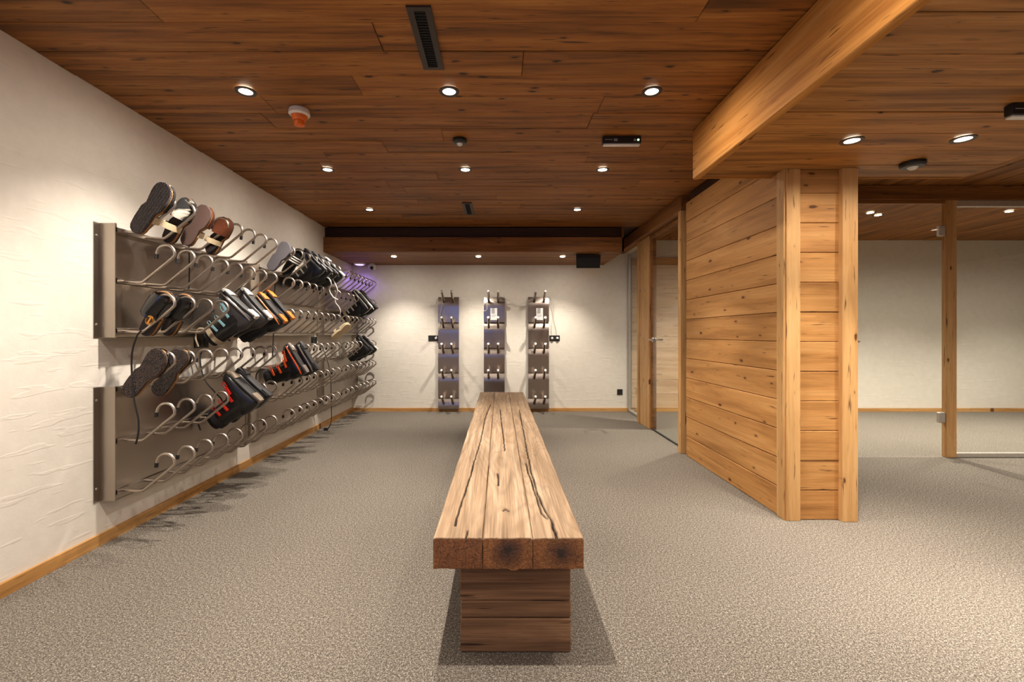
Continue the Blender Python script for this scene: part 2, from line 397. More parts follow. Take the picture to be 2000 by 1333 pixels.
w3 = struct('window_3', MB().cbox(2.13, 3.145, 4.118, 4.128, .04, 2.322, .002), M['glass'])
MB().cbox(2.13, 3.145, 4.105, 4.141, .001, .04, .003).build('floor_track', M['alu'], w3)

# ------------------------------------------------------------------ lamps
ring_me = MB().lathe([(.034, .0), (.034, -.004), (.052, -.005), (.053, -.003), (.053, .0)], 28, cap0=False, cap1=False).mesh('trim_ring', M['bronze'], True)
lens_me = MB().lathe([(.034, -.001), (.030, -.0025), (.012, -.0035)], 24).mesh('lens', M['lamp'], True)
def downlight(x, y, z, label, power=1.0, group='recessed downlights', beam=66, tilt=(0, 0)):
    t = thing('ceiling_downlight', label, 'lamp', (x, y, z), group)
    link('trim_ring', ring_me, t); link('lens', lens_me, t)
    for nm, pw, sz in (('lamp_beam', BEAM, beam), ('lamp_spill', SPILL, 168)):      # the reflector's narrow beam and its wide spill
        ld = bpy.data.lights.new(nm, 'SPOT'); ld.energy = LAMP_W*power*pw; ld.color = LAMP_COL
        ld.spot_size = math.radians(sz); ld.spot_blend = 1.0; ld.shadow_soft_size = .02
        lo = bpy.data.objects.new(nm, ld); C.objects.link(lo); lo.parent = t; lo.location = (0, 0, -.02); lo.rotation_euler = (tilt[0], tilt[1], 0)
    return t
TILT = {'left': (0, .24), 'middle': (0, 0), 'right': (0, -.2)}
cols = (('left', -1.342), ('middle', -.265), ('right', .808))
for rn, y in (('nearest', 2.41), ('second', 3.56), ('third', 4.71)):
    for cn, x in cols:
        if rn == 'third' and cn == 'middle': continue
        downlight(x, y, ZC-.004, 'bright round downlight, %s one of the %s row on the main wooden ceiling' % (cn, rn), tilt=TILT[cn], power=.8 if cn == 'left' else 1, beam=96 if cn == 'left' else 66)
for cn, x in cols:
    downlight(x, 5.80, ZL-.004, 'small round downlight, %s of the three under the dark bulkhead by the back wall' % cn, .6, tilt=(.3, 0), beam=86)
for y, rn in ((1.27, 'just in front of'), (.13, 'right above'), (-1.0, 'behind')):
    for cn, x in cols: downlight(x, y, ZC-.004, '%s downlight of the main ceiling row %s the viewer, outside the picture' % (cn, rn), (.62 if cn == 'left' else 1.0) if y > 1 else .6, 'downlights outside the picture', tilt=TILT[cn], beam=96 if cn == 'left' else 66)
downlight(1.79, 2.31, ZL-.004, 'round downlight on the lowered ceiling, left one above the timber block')
downlight(2.335, 2.29, ZL-.004, 'round downlight on the lowered ceiling, right one of the two')
for y, rn in ((1.15, 'first'), (0, 'second'), (-1.2, 'third')):
    for x, cn in ((1.79, 'left'), (2.6, 'right')): downlight(x, y, ZL-.004, '%s lamp of the %s row on the lowered ceiling out of view at right' % (cn, rn), .9, group='downlights outside the picture')
downlight(4.10, 5.03, ZR-.004, 'brighter of the two small downlights close together behind the glass door', 1.9, beam=110)
downlight(4.27, 5.13, ZR-.004, 'dimmer small downlight just right of the brighter one behind the glass door', .6, beam=110)
downlight(5.58, 4.98, ZR-.004, 'small downlight seen through the right glass pane', 2.1, beam=110)
for x, y, rn in ((2.7, 5.2, 'hidden behind the timber block'), (7.1, 4.98, 'far right behind the glass'), (4.1, 2.4, 'near left before the glass'), (4.1, .9, 'nearest left beside the viewer'), (5.6, 2.4, 'near right before the glass'), (5.6, .9, 'nearest right beside the viewer')):
    downlight(x, y, ZR-.004, 'round downlight in the right hand ceiling, %s, out of view' % rn, 1.8 if y > 4 else .9, 'downlights outside the picture', beam=110)

# ------------------------------------------------------------------ things on the ceiling
def vent(y0, y1, label):
    x0, x1 = -.366, -.268; t = thing('ceiling_vent', label, 'vent', ((x0+x1)/2, (y0+y1)/2, ZC), 'slot vents in the ceiling')
    l, q = (y1-y0)/2, .049; b = MB()
    b.box(-q, -q+.026, -l, l, -.008, 0); b.box(q-.026, q, -l, l, -.008, 0); b.box(-q+.026, q-.026, -l, -l+.022, -.008, 0); b.box(-q+.026, q-.026, l-.022, l, -.008, 0)
    b.build('frame', M['bronze'], t); MB().box(-q+.026, q-.026, -l+.022, l-.022, -.0012, -.0002).build('backing', M['blackmat'], t)
    s = MB()
    for k in range(22):
        yy = -l+.03+(2*l-.06)*k/21; s.box(-.023, .023, yy-.003, yy+.003, -.0055, -.0014)
    s.build('slats', M['blackmat'], t)['kind'] = 'stuff'
vent(1.784, 2.209, 'long dark slot vent in the ceiling nearest the viewer')
vent(4.473, 4.90, 'short looking dark slot vent in the ceiling farther back')
t = thing('smoke_detector', 'white smoke detector with an orange sounder below it on the ceiling', 'alarm', (-1.15, 2.62, ZC))
zt = MB().lathe([(.055, 0), (.058, -.012), (.058, -.028), (.050, -.036)], 28); zt.build('base', M['white'], t, 30)
MB().lathe([(.044, -.036), (.044, -.042), (.034, -.062), (.032, -.064)], 28).build('sounder', M['orangeplastic'], t, 30)
MB().lathe([(.026, -.064), (.030, -.068), (.028, -.088), (.020, -.093)], 28).build('beacon', M['orangeplastic'], t, 30)
def sensor(x, y, z, r, label):
    t = thing('motion_sensor', label, 'sensor', (x, y, z), 'black ceiling sensors')
    MB().lathe([(r, 0), (r, -.016), (r*.86, -.026), (r*.6, -.028)], 28).build('housing', M['black'], t, 30)
    MB().lathe([(r*.44, -.026), (r*.38, -.034), (r*.22, -.041), (.002, -.043)], 20).build('lens', M['white'], t, True)
sensor(-.262, 3.02, ZC, .047, 'black round sensor with pale lens in the middle of the main ceiling')
sensor(2.38, 2.62, ZL, .062, 'black round sensor with pale lens on the lowered ceiling at right')
def emergency(x0, x1, y, z, label):
    t = thing('emergency_light', label, 'lamp', ((x0+x1)/2, y, z), 'black emergency light bars'); l = (x1-x0)/2
    MB().cbox(-l, l, -.018, .018, -.048, 0, .003).build('housing', M['black'], t)
    MB().cbox(-l+.006, l-.006, -.014, .016, -.058, -.048, .002).build('diffuser', M['paper'], t)
    MB().box(-.053, -.03, -.0187, -.018, -.034, -.018).build('badge', M['greyprint'], t)
    MB().box(-l+.012, -.06, -.0186, -.018, -.026, -.022).build('print_line', M['greyprint'], t)
    MB().lathe([(.007, 0), (.006, .004)], 14).build('status_led', M['greenled'], t, mat=frame((1, 0, 0), (0, -1, 0), (l-.02, -.018, -.026)))
    MB().lathe([(.008, 0), (.006, .002)], 14).build('test_button', M['greyprint'], t, mat=frame((1, 0, 0), (0, -1, 0), (l-.042, -.018, -.026)))
emergency(.675, .925, 2.98, ZC, 'black bar emergency light with green LED on the main ceiling')
emergency(2.19, 2.46, 1.96, ZL, 'black emergency light cut by the right picture edge on the lowered ceiling')
# loudspeaker under the bulkhead
t = thing('loudspeaker', 'black wedge loudspeaker hanging under the bulkhead by the back wall', 'speaker', (1.10, 5.70, ZL))
MB().loft([[(-.15, -.08, -.012), (.155, -.08, -.012), (.14, .12, -.012), (-.12, .12, -.012)], [(-.142, -.05, -.172), (.15, -.05, -.172), (.12, .10, -.15), (-.10, .10, -.15)]]).build('cabinet', M['black'], t)
MB().loft([[(-.145, -.083, -.018), (.15, -.083, -.018), (.15, -.078, -.018), (-.145, -.078, -.018)], [(-.137, -.055, -.166), (.145, -.055, -.166), (.145, -.05, -.166), (-.137, -.05, -.166)]]).build('grille', M['blackmat'], t)
MB().cbox(-.04, .04, -.03, .03, -.012, 0, .002).build('bracket', M['bronze'], t)
# violet glowing disc and camera in the left back corner
t = thing('ceiling_beacon', 'white disc with violet glow under the bulkhead in the left back corner', 'lamp', (-1.95, 6.36, ZL))
MB().lathe([(.08, 0), (.08, -.012), (.07, -.022)], 28).build('housing', M['white'], t, 30)
MB().lathe([(.062, -.022), (.05, -.027), (.02, -.029)], 24).build('glow_lens', M['purpleled'], t, True)
ld = bpy.data.lights.new('violet_light', 'SPOT'); ld.spot_size = 2.6; ld.spot_blend = .8; ld.energy = 2.2; ld.color = (.35, .2, 1); ld.shadow_soft_size = .04
lo = bpy.data.objects.new('violet_light', ld); C.objects.link(lo); lo.parent = t; lo.location = (0, 0, -.05)
t = thing('security_camera', 'small white camera with a black lens under the bulkhead near the corner', 'camera', (-1.785, 6.40, ZL))
MB().lathe([(.035, 0), (.035, -.01)], 20).build('foot', M['white'], t, 30)
MB().cbox(-.045, .045, -.04, .04, -.085, -.01, .012).build('body', M['white'], t)
MB().lathe([(.024, 0), (.026, .012), (.018, .016)], 18).build('lens', M['black'], t, 30, frame((1, 0, 0), (0, -1, -.9), (.004, -.03, -.062)))

# ------------------------------------------------------------------ sockets
def socket(loc, nrm, n, label, plugs=()):
    t = thing('wall_socket', label, 'socket', group='black wall sockets', mat=frame(Vector((0, 0, 1)).cross(Vector(nrm)), nrm, loc)); w2 = .076*n/2
    MB().cbox(-w2, w2, -.04, .04, 0, .009, .002).build('cover', M['black'], t)
    for k in range(n):
        cx = -w2+.076*(k+.5); b = MB(); b.lathe([(.030, .0092), (.030, .011), (.0235, .011), (.022, .0092), (.002, .0092)], 24, cx, 0, 0, False, False)
        ins = b.build('insert', M['rubber'], t, 30)
        MB().lathe([(.0025, .0095), (.0025, .0105)], 8, cx-.0095).lathe([(.0025, .0095), (.0025, .0105)], 8, cx+.0095).build('contact_holes', M['bronze'], ins)
        if k in plugs: MB().lathe([(.017, .011), (.019, .02), (.017, .04), (.008, .046)], 16, cx).build('plug', M['white'], t, 30)
s0 = 135.7
socket(((847-975)/s0, YB-.0005, H-9/s0), (0, -1, 0), 2, 'double black socket with one white plug left of the steel racks', (1,))
socket(((1083-975)/s0, YB-.0005, H-9/s0), (0, -1, 0), 2, 'double black socket with two white plugs right of the steel racks', (0, 1))
socket(((1210.5-975)/s0, YB-.0005, H-114/s0), (0, -1, 0), 1, 'single black socket low on the back wall by the glass')
socket((XL+.0005, 3.23, H-.062), (1, 0, 0), 2, 'black socket on the left wall between the boot racks, nearest one')
socket((XL+.0005, 5.20, H-.075), (1, 0, 0), 2, 'black socket on the left wall between the boot racks, farther one')

# ------------------------------------------------------------------ boot drying racks on the left wall
XF = -2.03                                   # face of the rack boxes
HOOK0, HSTEP, PITCH = 2.45, .161, 1.437
ROWS_U = (.55, .282, .014); ROWS_L = (-.295, -.57, -.842)
def hook_y(k): return HOOK0+(k//8)*PITCH+(k % 8)*HSTEP
hp = [(-.02, 0), (.03, -.002), (.09, -.006), (.112, -.003), (.126, .006)]
hp += [(.126+(.268-.126)*t, .006+(.122-.006)*t) for t in (.25, .5, .75, 1)]
cxh, czh, rh = .236, .147, .048
for a in (-12, 10, 32, 54, 76, 98, 120, 142, 162): hp.append((cxh+rh*math.cos(math.radians(a)), czh+rh*math.sin(math.radians(a))))
hp += [(.187, .145), (.185, .136)]
hook_me = MB().tube([(x, 0, z) for x, z in hp], .0078, 10).mesh('drying_hook', M['tube'], True)
tip_me = MB().tube([(.1865, 0, .146), (.1855, 0, .138), (.1835, 0, .122)], .0098, 10).mesh('end_cap', M['rubber'], 40)
plate_cache = {}
for seg in range(3):
    y0 = HOOK0+seg*PITCH-.045; y1 = min(y0+1.262, YB-.004)
    for part, (zb, zt, rows) in (('upper', (1.098, 1.706, ROWS_U)), ('lower', (.233, .838, ROWS_L))):
        where = ('nearest', 'middle', 'farthest')[seg]
        t = thing('boot_drying_rack', '%s stainless rack of curled tubes in the %s tier on the left wall' % (where, part), 'rack', (XL, y0, zb), 'boot drying racks on the left wall')
        D = XF-XL; Ly = y1-y0; hz = zt-zb
        b = MB()
        zr = [H+r-zb for r in rows]              # row heights above the rack bottom
        # stepped face: three plates, each leaning out to a small lip under its row of tubes
        prof = [(D-.006, hz-.03)]
        for r in zr: prof += [(D-.002, r+.016), (D+.010, r+.012), (D+.010, r-.012), (D-.008, r-.016)]
        prof += [(D-.008, .0)]
        q = len(prof)
        b.add([(x, yy, z) for yy in (0.002, Ly-.002) for x, z in prof], [(i, i+1, q+i+1, q+i) for i in range(q-1)])
        b.build('face_plate', M['steel'], t)
        MB().box(.002, D-.006, .012, Ly-.012, hz-.032, hz-.028).build('top_shelf', M['steel'], t)
        MB().box(.002, D-.008, .012, Ly-.012, 0, .003).build('bottom_plate', M['steel'], t)
        for e, yy in ((0, 0.0), (1, Ly-.012)):
            MB().cbox(.002, D+.002, yy, yy+.012, 0, hz, .002).build('side_plate', M['steel'], t)
            fl = MB().box(.0006, .004, yy-.032 if e == 0 else yy+.012, yy if e == 0 else min(yy+.044, YB-y0-.003), 0, hz).build('wall_flange', M['steel'], t)
            if e == 0:
                for zz in (.07, hz-.07): MB().lathe([(.007, 0), (.006, .004), (.003, .005)], 10).build('screw', M['chrome'], fl, mat=frame((0, 1, 0), (1, 0, 0), (.004, -.016, zz)))
        for r in rows:
            for k in range(8):
                hk = link('drying_hook', hook_me, t, Matrix.Translation((D, hook_y(seg*8+k)-y0, H+r-zb))); link('end_cap', tip_me, hk)

# ------------------------------------------------------------------ steel peg racks on the back wall
SY = YB
for nm, x0, rx, sticker in (('left', -.872, -.794, False), ('middle', -.219, -.150, True), ('right', .414, .501, True)):
    t = thing('peg_rack', 'tall narrow stainless glove and boot peg rack, %s of the three on the back wall' % nm, 'rack', (x0, SY, .044), 'steel peg racks on the back wall')
    Wd = .296
    edges = [1.60, 1.236, .882, .521, .160, -.04]
    MB().box(.01, Wd-.01, -.03, -.0005, 0, 1.585).build('back_box', M['steel2'], t)
    for i in range(5):
        zt, zb = (1.60, 1.236, .872, .516, .154)[i], (1.240, .876, .520, .158, 0)[i]
        pf = [(-.026, zt), (-.030, zt-.001), (-.046, zt-.045), (-.056, zt-.085), (-.0595, max(zb+.02, zt-.12)), (-.060, max(zb+.012, zt-.15)), (-.060, max(zb+.006, zt-.155)), (-.060, zb), (-.026, zb)]
        b = MB().loft([[(xx, yy, zz) for yy, zz in pf] for xx in (0, Wd)])
        b.build('tier_plate', M['steel2'], t, 30)
    for i in range(5):
        zc = .0825+H-.044-.3635*(i-1)
        for j in range(2):
            px = rx-x0+.135*j
            a = Vector((px, -.04, zc)); e = Vector((px, -.285, zc+.142)); d = (e-a)
            pg = MB().tube([a, e-d.normalized()*.012], .0165, 14).build('drying_peg', M['steel2'], t, 40)
            MB().tube([e-d.normalized()*.012, e-d.normalized()*.003, e], [.0165, .0165, .013], 14).build('end_cap', M['cap'], pg, 40)
    if sticker:
        sx = .095 if nm == 'middle' else .115
        lb = MB().box(sx, sx+.095, -.0620, -.0604, 1.27, 1.44).build('label_sheet', M['paper'], t, mat=Matrix.Translation((0, .0, .0)))
        g = MB(); g.box(sx+.012, sx+.06, -.0628, -.0619, 1.36, 1.44); g.box(sx+.012, sx+.08, -.0628, -.0619, 1.335, 1.342); g.box(sx+.012, sx+.07, -.0628, -.0619, 1.315, 1.322)
        g.build('printed_lines', M['greyprint'], lb)
    for zz in (.09,):
        MB().lathe([(.008, 0), (.007, .004), (.003, .005)], 10).build('screw', M['chrome'], t, mat=frame((1, 0, 0), (0, -1, 0), (Wd*.5, -.058, zz)))
def at(px, py, y): return ((px-975)*y/F, y, H-(py-652)*y/F)
def cable(name, pts, r, mat, label, cat='cable', group=None):
    o = MB().tube(spline(pts, 6), r, 6).build(name, mat, None, True); return tag(o, label, cat, group)
YC = YB-.025
cable('power_cable', [at(862, 575, 6.36), at(864, 595, 6.42), at(860, 615, 6.47), at(858.5, 640, 6.49), at(851, 661, 6.50)], .0035, M['whitecord'], 'thin white cable from the left peg rack down to its socket')
cable('power_cable', [at(948, 580, 6.36), at(951, 595, 6.40), at(951, 605, 6.42), at(945, 607, 6.44), at(944, 598, 6.46), at(950, 586, 6.44), at(957, 572, 6.36), at(968, 576, 6.34), at(980, 580, 6.40), at(995, 588, 6.49), at(1014, 595, 6.51), at(1030, 589, 6.47)], .0032, M['whitecord'], 'white cable looped on the middle peg rack and across to the right one')
cable('power_cable', [at(1030, 589, 6.46), at(1048, 580, 6.38), at(1066, 577, 6.36), at(1077, 585, 6.46), at(1083, 602, 6.51), at(1077, 640, 6.52), at(1079, 655, 6.50)], .0032, M['whitecord'], 'white cable from the right peg rack to the left plug of its socket')
cable('power_cable', [at(1062, 583, 6.37), at(1074, 583, 6.44), at(1079, 600, 6.49), at(1081, 620, 6.51), at(1086, 640, 6.52), at(1088, 655, 6.50)], .0032, M['whitecord'], 'white cable beside it to the right plug of the same socket')

# ------------------------------------------------------------------ the bench
BT, BY0, BY1 = .450, 1.497, 5.225
def top_at(px, py): y = F*(H-BT)/(py-652); return ((px-975)*y/F, y)
cracks = [[(947, 818), (940, 856), (925, 905), (918, 931), (902, 980), (889, 1025)], [(958, 790), (947, 818)],
          [(1036, 913), (1049, 962), (1065, 998), (1076, 1011), (1089, 1049)], [(1014, 800), (1024, 850), (1029, 880), (1036, 913)], [(1027, 905), (1044, 960), (1058, 1002), (1070, 1012)],
          [(977, 800), (980, 830), (983, 850), (986, 880)], [(972, 925), (974, 940), (973, 948)], [(983, 996), (988, 993), (993, 997)], [(1077, 1018), (1086, 1050)], [(914, 1036), (910, 1050)]]
CR = []
for pl in cracks:
    p = [Vector(top_at(*q)) for q in pl]; CR.append(p)
def crack_depth(x, y):
    d = 1.0
    for p in CR:
        for a, b in zip(p, p[1:]):
            if y < min(a.y, b.y)-.03 or y > max(a.y, b.y)+.03: continue
            ab = b-a; t = max(0, min(1, ((x-a.x)*ab.x+(y-a.y)*ab.y)/ab.length_squared))
            q = a+ab*t; wob = .004*noise.noise((x*3, y*22, 0))
            d = min(d, abs(math.hypot(x-q.x+wob, (y-q.y)*.5)))
    return d
def bench_wood():
    t = NT('bench_top_wood'); t.coords((1, 1, 1))
    warp = t.noise(t.remap((1.3, 5, 5)), 1, 2)
    n1 = t.noise(t.remap((.8, 16, 16)), 1, 5, .6, 1.2)
    wv = t.math('SINE', t.math('ADD', t.math('MULTIPLY', t.noise(t.remap((.7, 5.5, 5.5)), 1, 2, .4, .4), 120.0), 0.0))
    n2 = t.noise(t.remap((3, 140, 140)), 1, 4, .65)
    col = t.ramp(n1, [(.25, lin((126, 102, 78))), (.5, lin((166, 139, 111))), (.75, lin((192, 168, 141)))])
    col = t.mix(.34, col, t.ramp(t.math('ADD', t.math('MULTIPLY', wv, .5), .5), [(.0, .55), (.5, 1.0)]), 'MULTIPLY')
    col = t.mix(.6, col, t.ramp(n2, [(.32, .42), (.58, 1.05)]), 'MULTIPLY')
    grey = t.noise(t.remap((2.2, 7, 7)), 1, 3)
    col = t.mix(t.ramp(grey, [(.56, 0.0), (.72, .55)]), col, lin((138, 108, 78)))
    at_ = t.n('ShaderNodeAttribute', _attribute_name='crack')
    col = t.mix(at_.outputs['Fac'], col, lin((34, 20, 12)))
    t.l(col, t.b.inputs['Base Color']); t.b.inputs['Roughness'].default_value = .7; t.b.inputs['Specular IOR Level'].default_value = .25
    t.bump(t.math('ADD', n2, t.math('MULTIPLY', wv, .35)), .5, .004); return t.m
def end_grain(cy, cz, k):
    t = NT('bench_end_grain'); t.coords((1, 1, 1))
    a = t.noise(t.remap((9, 9, 9)), 1, 4, .6); f = t.noise(t.remap((60, 60, 60)), 1, 4, .7, 1.5)
    geo = t.n('ShaderNodeVectorMath', _operation='LENGTH'); tc = t.n('ShaderNodeTexCoord'); mp = t.n('ShaderNodeMapping', Scale=(0, 1, 1.15), Location=(0, cy, cz)); t.l(tc.outputs['Object'], mp.inputs['Vector']); t.l(mp.outputs[0], geo.inputs[0])
    r = t.math('ADD', geo.outputs['Value'], t.math('MULTIPLY', t.math('SUBTRACT', a, .5), .07))
    ringv = t.math('SINE', t.math('MULTIPLY', r, 620))
    col = t.ramp(r, [(.012*k, lin((40, 23, 16))), (.04*k+.003, lin((92, 54, 28))), (.075, lin((134, 84, 42))), (.1, lin((116, 70, 36)))])
    col = t.mix(.45, col, t.ramp(t.math('ADD', t.math('MULTIPLY', ringv, .5), .5), [(0, .55), (.6, 1.0)]), 'MULTIPLY')
    col = t.mix(.6, col, t.ramp(f, [(.36, .35), (.6, 1.4)]), 'MULTIPLY')
    t.l(col, t.b.inputs['Base Color']); t.b.inputs['Roughness'].default_value = .8; t.bump(f, .8, .006); return t.m
bt_m = bench_wood(); EG = (end_grain(-.16, .05, .5), end_grain(.0, -.012, 1.0), end_grain(.012, .0, .45))
bench = thing('timber_bench', 'long bench of three old cracked beams on block legs, standing on the carpet', 'bench', (.03, (BY0+BY1)/2, 0))
L = BY1-BY0
for bi, (x0, x1) in enumerate(((-.217, -.0555), (-.0530, .1100), (.1125, .278))):
    nx, ny = 54, 420; b = MB(); vs = []; at_v = []
    yc, xc, zc = (BY0+BY1)/2, (x0+x1)/2, BT-.052
    for j in range(ny+1):
        # finer steps close to the viewer
        u = j/ny; y = BY0+L*(u**1.5)
        for i in range(nx+1):
            x = x0+(x1-x0)*i/nx; e = min(i, nx-i)*(x1-x0)/nx
            z = BT-.0025+.0022*noise.noise((x*7, y*1.1, bi))+.0012*noise.noise((x*45, y*3, bi+5))
            if e < .006: z -= .006*(1-e/.006)**2*(.7+.8*noise.noise((y*5, bi, 3)))
            if j < 2: z -= .0015*(2-j)
            d = crack_depth(x, y); wd = .0035+.002*noise.noise((y*9, bi, 8)); c = 0
            if d < wd*2: c = max(0, 1-d/(wd*1.25)); z -= .012*c
            xx = x+(.002*noise.noise((0, y*3, bi*7+(i == 0)*3)) if i in (0, nx) else 0)
            vs.append((y-yc, -(xx-xc), z-zc)); at_v.append(min(1, c*1.4))
    W_ = nx+1
    fs = [(j*W_+i, j*W_+i+1, (j+1)*W_+i+1, (j+1)*W_+i) for j in range(ny) for i in range(nx)]
    b.add(vs, fs)
    # sides, ends and underside
    zb = BT-.104-zc; o = len(b.v)
    loop = [i for i in range(W_)]+[j*W_+nx for j in range(1, ny+1)]+[ny*W_+i for i in range(nx-1, -1, -1)]+[j*W_ for j in range(ny-1, 0, -1)]
    nl = len(loop)
    rb = [(b.v[q][0], b.v[q][1], zb+.002*noise.noise((b.v[q][1]*40, b.v[q][0]*3, bi+2))-(.006 if bi == 1 and q <= nx and abs(q-nx*.6) < 6 else 0)) for q in loop]
    b.v += rb; at_v += [0]*nl
    for q in range(nl):
        k = (q+1) % nl; b.f.append((loop[q], loop[k], o+k, o+q)); b.mi.append(1 if (q < nx or W_+ny-1 <= q < W_+ny-1+nx) else 0)
    b.f.append(tuple(o+q for q in range(nl))); b.mi.append(0)
    me = b.mesh('beam', [bt_m, EG[bi]], 50)
    atr = me.attributes.new('crack', 'FLOAT', 'POINT'); atr.data.foreach_set('value', at_v)
    link('beam', me, bench, bench.matrix_world.inverted() @ Matrix(((0, -1, 0, xc), (1, 0, 0, yc), (0, 0, 1, zc), (0, 0, 0, 1))))
bi_m = Matrix.Translation((-.03, -(BY0+BY1)/2, 0))
for yy in (1.596, 4.93):
    lg = link('leg', None, bench, Matrix.Translation((.0575-.03, yy+.085-(BY0+BY1)/2, 0)))
    for (z0, z1, dx, dy) in ((.001, .1185, 0, 0), (.1205, .180, .001, .003), (.182, .345, -.001, .001)):
        m = MB().cbox(-.194, .194, -.085, .085, -(z1-z0)/2, (z1-z0)/2, .004).mesh('block', M['leg'])
        link('block', m, lg, Matrix.Translation((dx, dy, (z0+z1)/2)))

# ------------------------------------------------------------------ footwear
def hook_pt(k, row, dx=0, dz=0, dy=0): return Vector((XF+dx, hook_y(k)+dy, H+row+dz))
HW = [(0, 0), (.012, .30), (.04, .54), (.1, .72), (.25, .79), (.4, .78), (.55, .84), (.68, .94), (.8, 1.0), (.88, .92), (.94, .75), (.98, .46), (1, 0)]
def hw(t):
    for (a, p), (b, q) in zip(HW, HW[1:]):
        if t <= b: u = (t-a)/(b-a); return p+(q-p)*u
    return 0
def outline(L, W, side, inset=0, n=15):
    ts = [.5-.5*math.cos(PI*k/n) for k in range(n+1)]
    cen = lambda t: side*.012*math.sin(PI*min(1, max(0, t)))*(1 if t > .45 else -.2)
    up = [(t*(L-2*inset)+inset, cen(t)+max(0, hw(t)*(W/2)-inset)) for t in ts]; dn = [(t*(L-2*inset)+inset, cen(t)-max(0, hw(t)*(W/2)-inset)) for t in ts[1:-1]]
    return up+dn[::-1]
def slab(L, W, side, z0, z1, b=.003, spring=.0):
    def lift(x): return spring*max(0, (x/L-.7)/.3)**2
    rings = [[(x, y, z+lift(x)) for x, y in outline(L, W, side, i)] for z, i in ((z0, b), (z0+b, 0), (z1-b, 0), (z1, b))]
    return MB().loft(rings)
def upper(L, W, side, t0, t1, z0, h0, h1, th=.006, n=9, m=14, puff=1.04):
    """arched band or toe cover over the footbed between t0 and t1"""
    b = MB(); out = []; inn = []
    for i in range(n+1):
        t = t0+(t1-t0)*i/n; cen = side*.012*math.sin(PI*t)*(1 if t > .45 else -.2)
        hh = h0+(h1-h0)*(i/n)**1.4; w_ = hw(t)*W/2*puff
        for lst, q in ((out, 0), (inn, th)):
            lst.append([(t*L, cen+(w_-q)*math.cos(PI*k/m), z0+max(.004, hh-q)*math.sin(PI*k/m)**.8) for k in range(m+1)])
    q = m+1; vs = [p for r in out for p in r]+[p for r in inn for p in r]; o = (n+1)*q; fs = []
    for i in range(n):
        for k in range(m):
            fs.append((i*q+k, i*q+k+1, (i+1)*q+k+1, (i+1)*q+k)); fs.append((o+i*q+k, o+(i+1)*q+k, o+(i+1)*q+k+1, o+i*q+k+1))
        for k in (0, m): fs.append((i*q+k, (i+1)*q+k, o+(i+1)*q+k, o+i*q+k))
    for i in (0, n):
        for k in range(m): fs.append((i*q+k, o+i*q+k, o+i*q+k+1, i*q+k+1))
    return b.add(vs, fs)
def pebbled(name, col, col2, scale):
    t = NT(name); t.coords((1, 1, 1)); vo = t.n('ShaderNodeTexVoronoi', Scale=scale, _feature='DISTANCE_TO_EDGE'); t.l(t.raw, vo.inputs['Vector'])
    g = t.ramp(vo.outputs['Distance'], [(.02, 0.0), (.16, 1.0)])
    t.l(t.mix(g, lin(col2), lin(col)), t.b.inputs['Base Color']); t.b.inputs['Roughness'].default_value = .75; t.bump(g, .9, .004); return t.m
def ribbed(name, col):
    t = NT(name); t.coords((1, 1, 1)); sp = t.n('ShaderNodeSeparateXYZ'); t.l(t.raw, sp.inputs[0])
    a = t.math('SINE', t.math('ADD', t.math('MULTIPLY', sp.outputs[0], 900), t.math('MULTIPLY', t.math('SINE', t.math('MULTIPLY', sp.outputs[1], 420)), 2.2)))
    t.l(t.mix(t.ramp(a, [(.2, 0.0), (.8, 1.0)]), lin(tuple(int(c*.55) for c in col)), lin(col)), t.b.inputs['Base Color']); t.b.inputs['Roughness'].default_value = .7; t.bump(a, .8, .003); return t.m
def cow(name):
    t = NT(name); t.coords((1, 1, 1)); n = t.noise(t.raw, 9, 3, .5, .5); f = t.noise(t.remap((90, 500, 500)), 1, 3, .7)
    c = t.mix(t.ramp(n, [(.53, 0.0), (.56, 1.0)]), lin((16, 15, 15)), lin((226, 216, 200)))
    t.l(t.mix(.5, c, t.ramp(f, [(.3, .4), (.6, 1.0)]), 'MULTIPLY'), t.b.inputs['Base Color']); t.b.inputs['Roughness'].default_value = .8; t.bump(f, 1, .006); return t.m
def fur(name, a, b):
    t = NT(name); t.coords((1, 1, 1)); f = t.noise(t.remap((60, 300, 300)), 1, 4, .7, 1)
    t.l(t.ramp(f, [(.35, lin(a)), (.65, lin(b))]), t.b.inputs['Base Color']); t.b.inputs['Roughness'].default_value = .8; t.bump(f, 1, .006); return t.m
M['ribsole'] = ribbed('ribbed_dark_sole', (86, 70, 68)); M['pebsole'] = pebbled('pebbled_dark_sole', (82, 66, 60), (22, 18, 17), 95)
M['cow'] = cow('cow_fur'); M['brownfur'] = fur('brown_fur', (74, 30, 10), (142, 72, 28)); M['cream'] = plain('cream_leather', (216, 196, 160), .6, bump=.3)
M['cork'] = plain('cork_rim', (168, 118, 66), .8, bump=.5, bscale=300); M['footbed'] = plain('dark_footbed', (44, 34, 32), .8, bump=.3)
M['greysole'] = plain('grey_foam_sole', (96, 92, 98), .8, bump=.3, bscale=400); M['brownsole'] = plain('brown_flat_sole', (88, 66, 58), .75, bump=.4, bscale=160)
M['gloss'] = plain('glossy_black_leather', (18, 17, 18), .22, coat=.4); M['gold'] = plain('brass_buckle', (206, 146, 74), .3, 1, bscale=30)
M['stripe'] = plain('white_stripe', (232, 228, 222), .6)

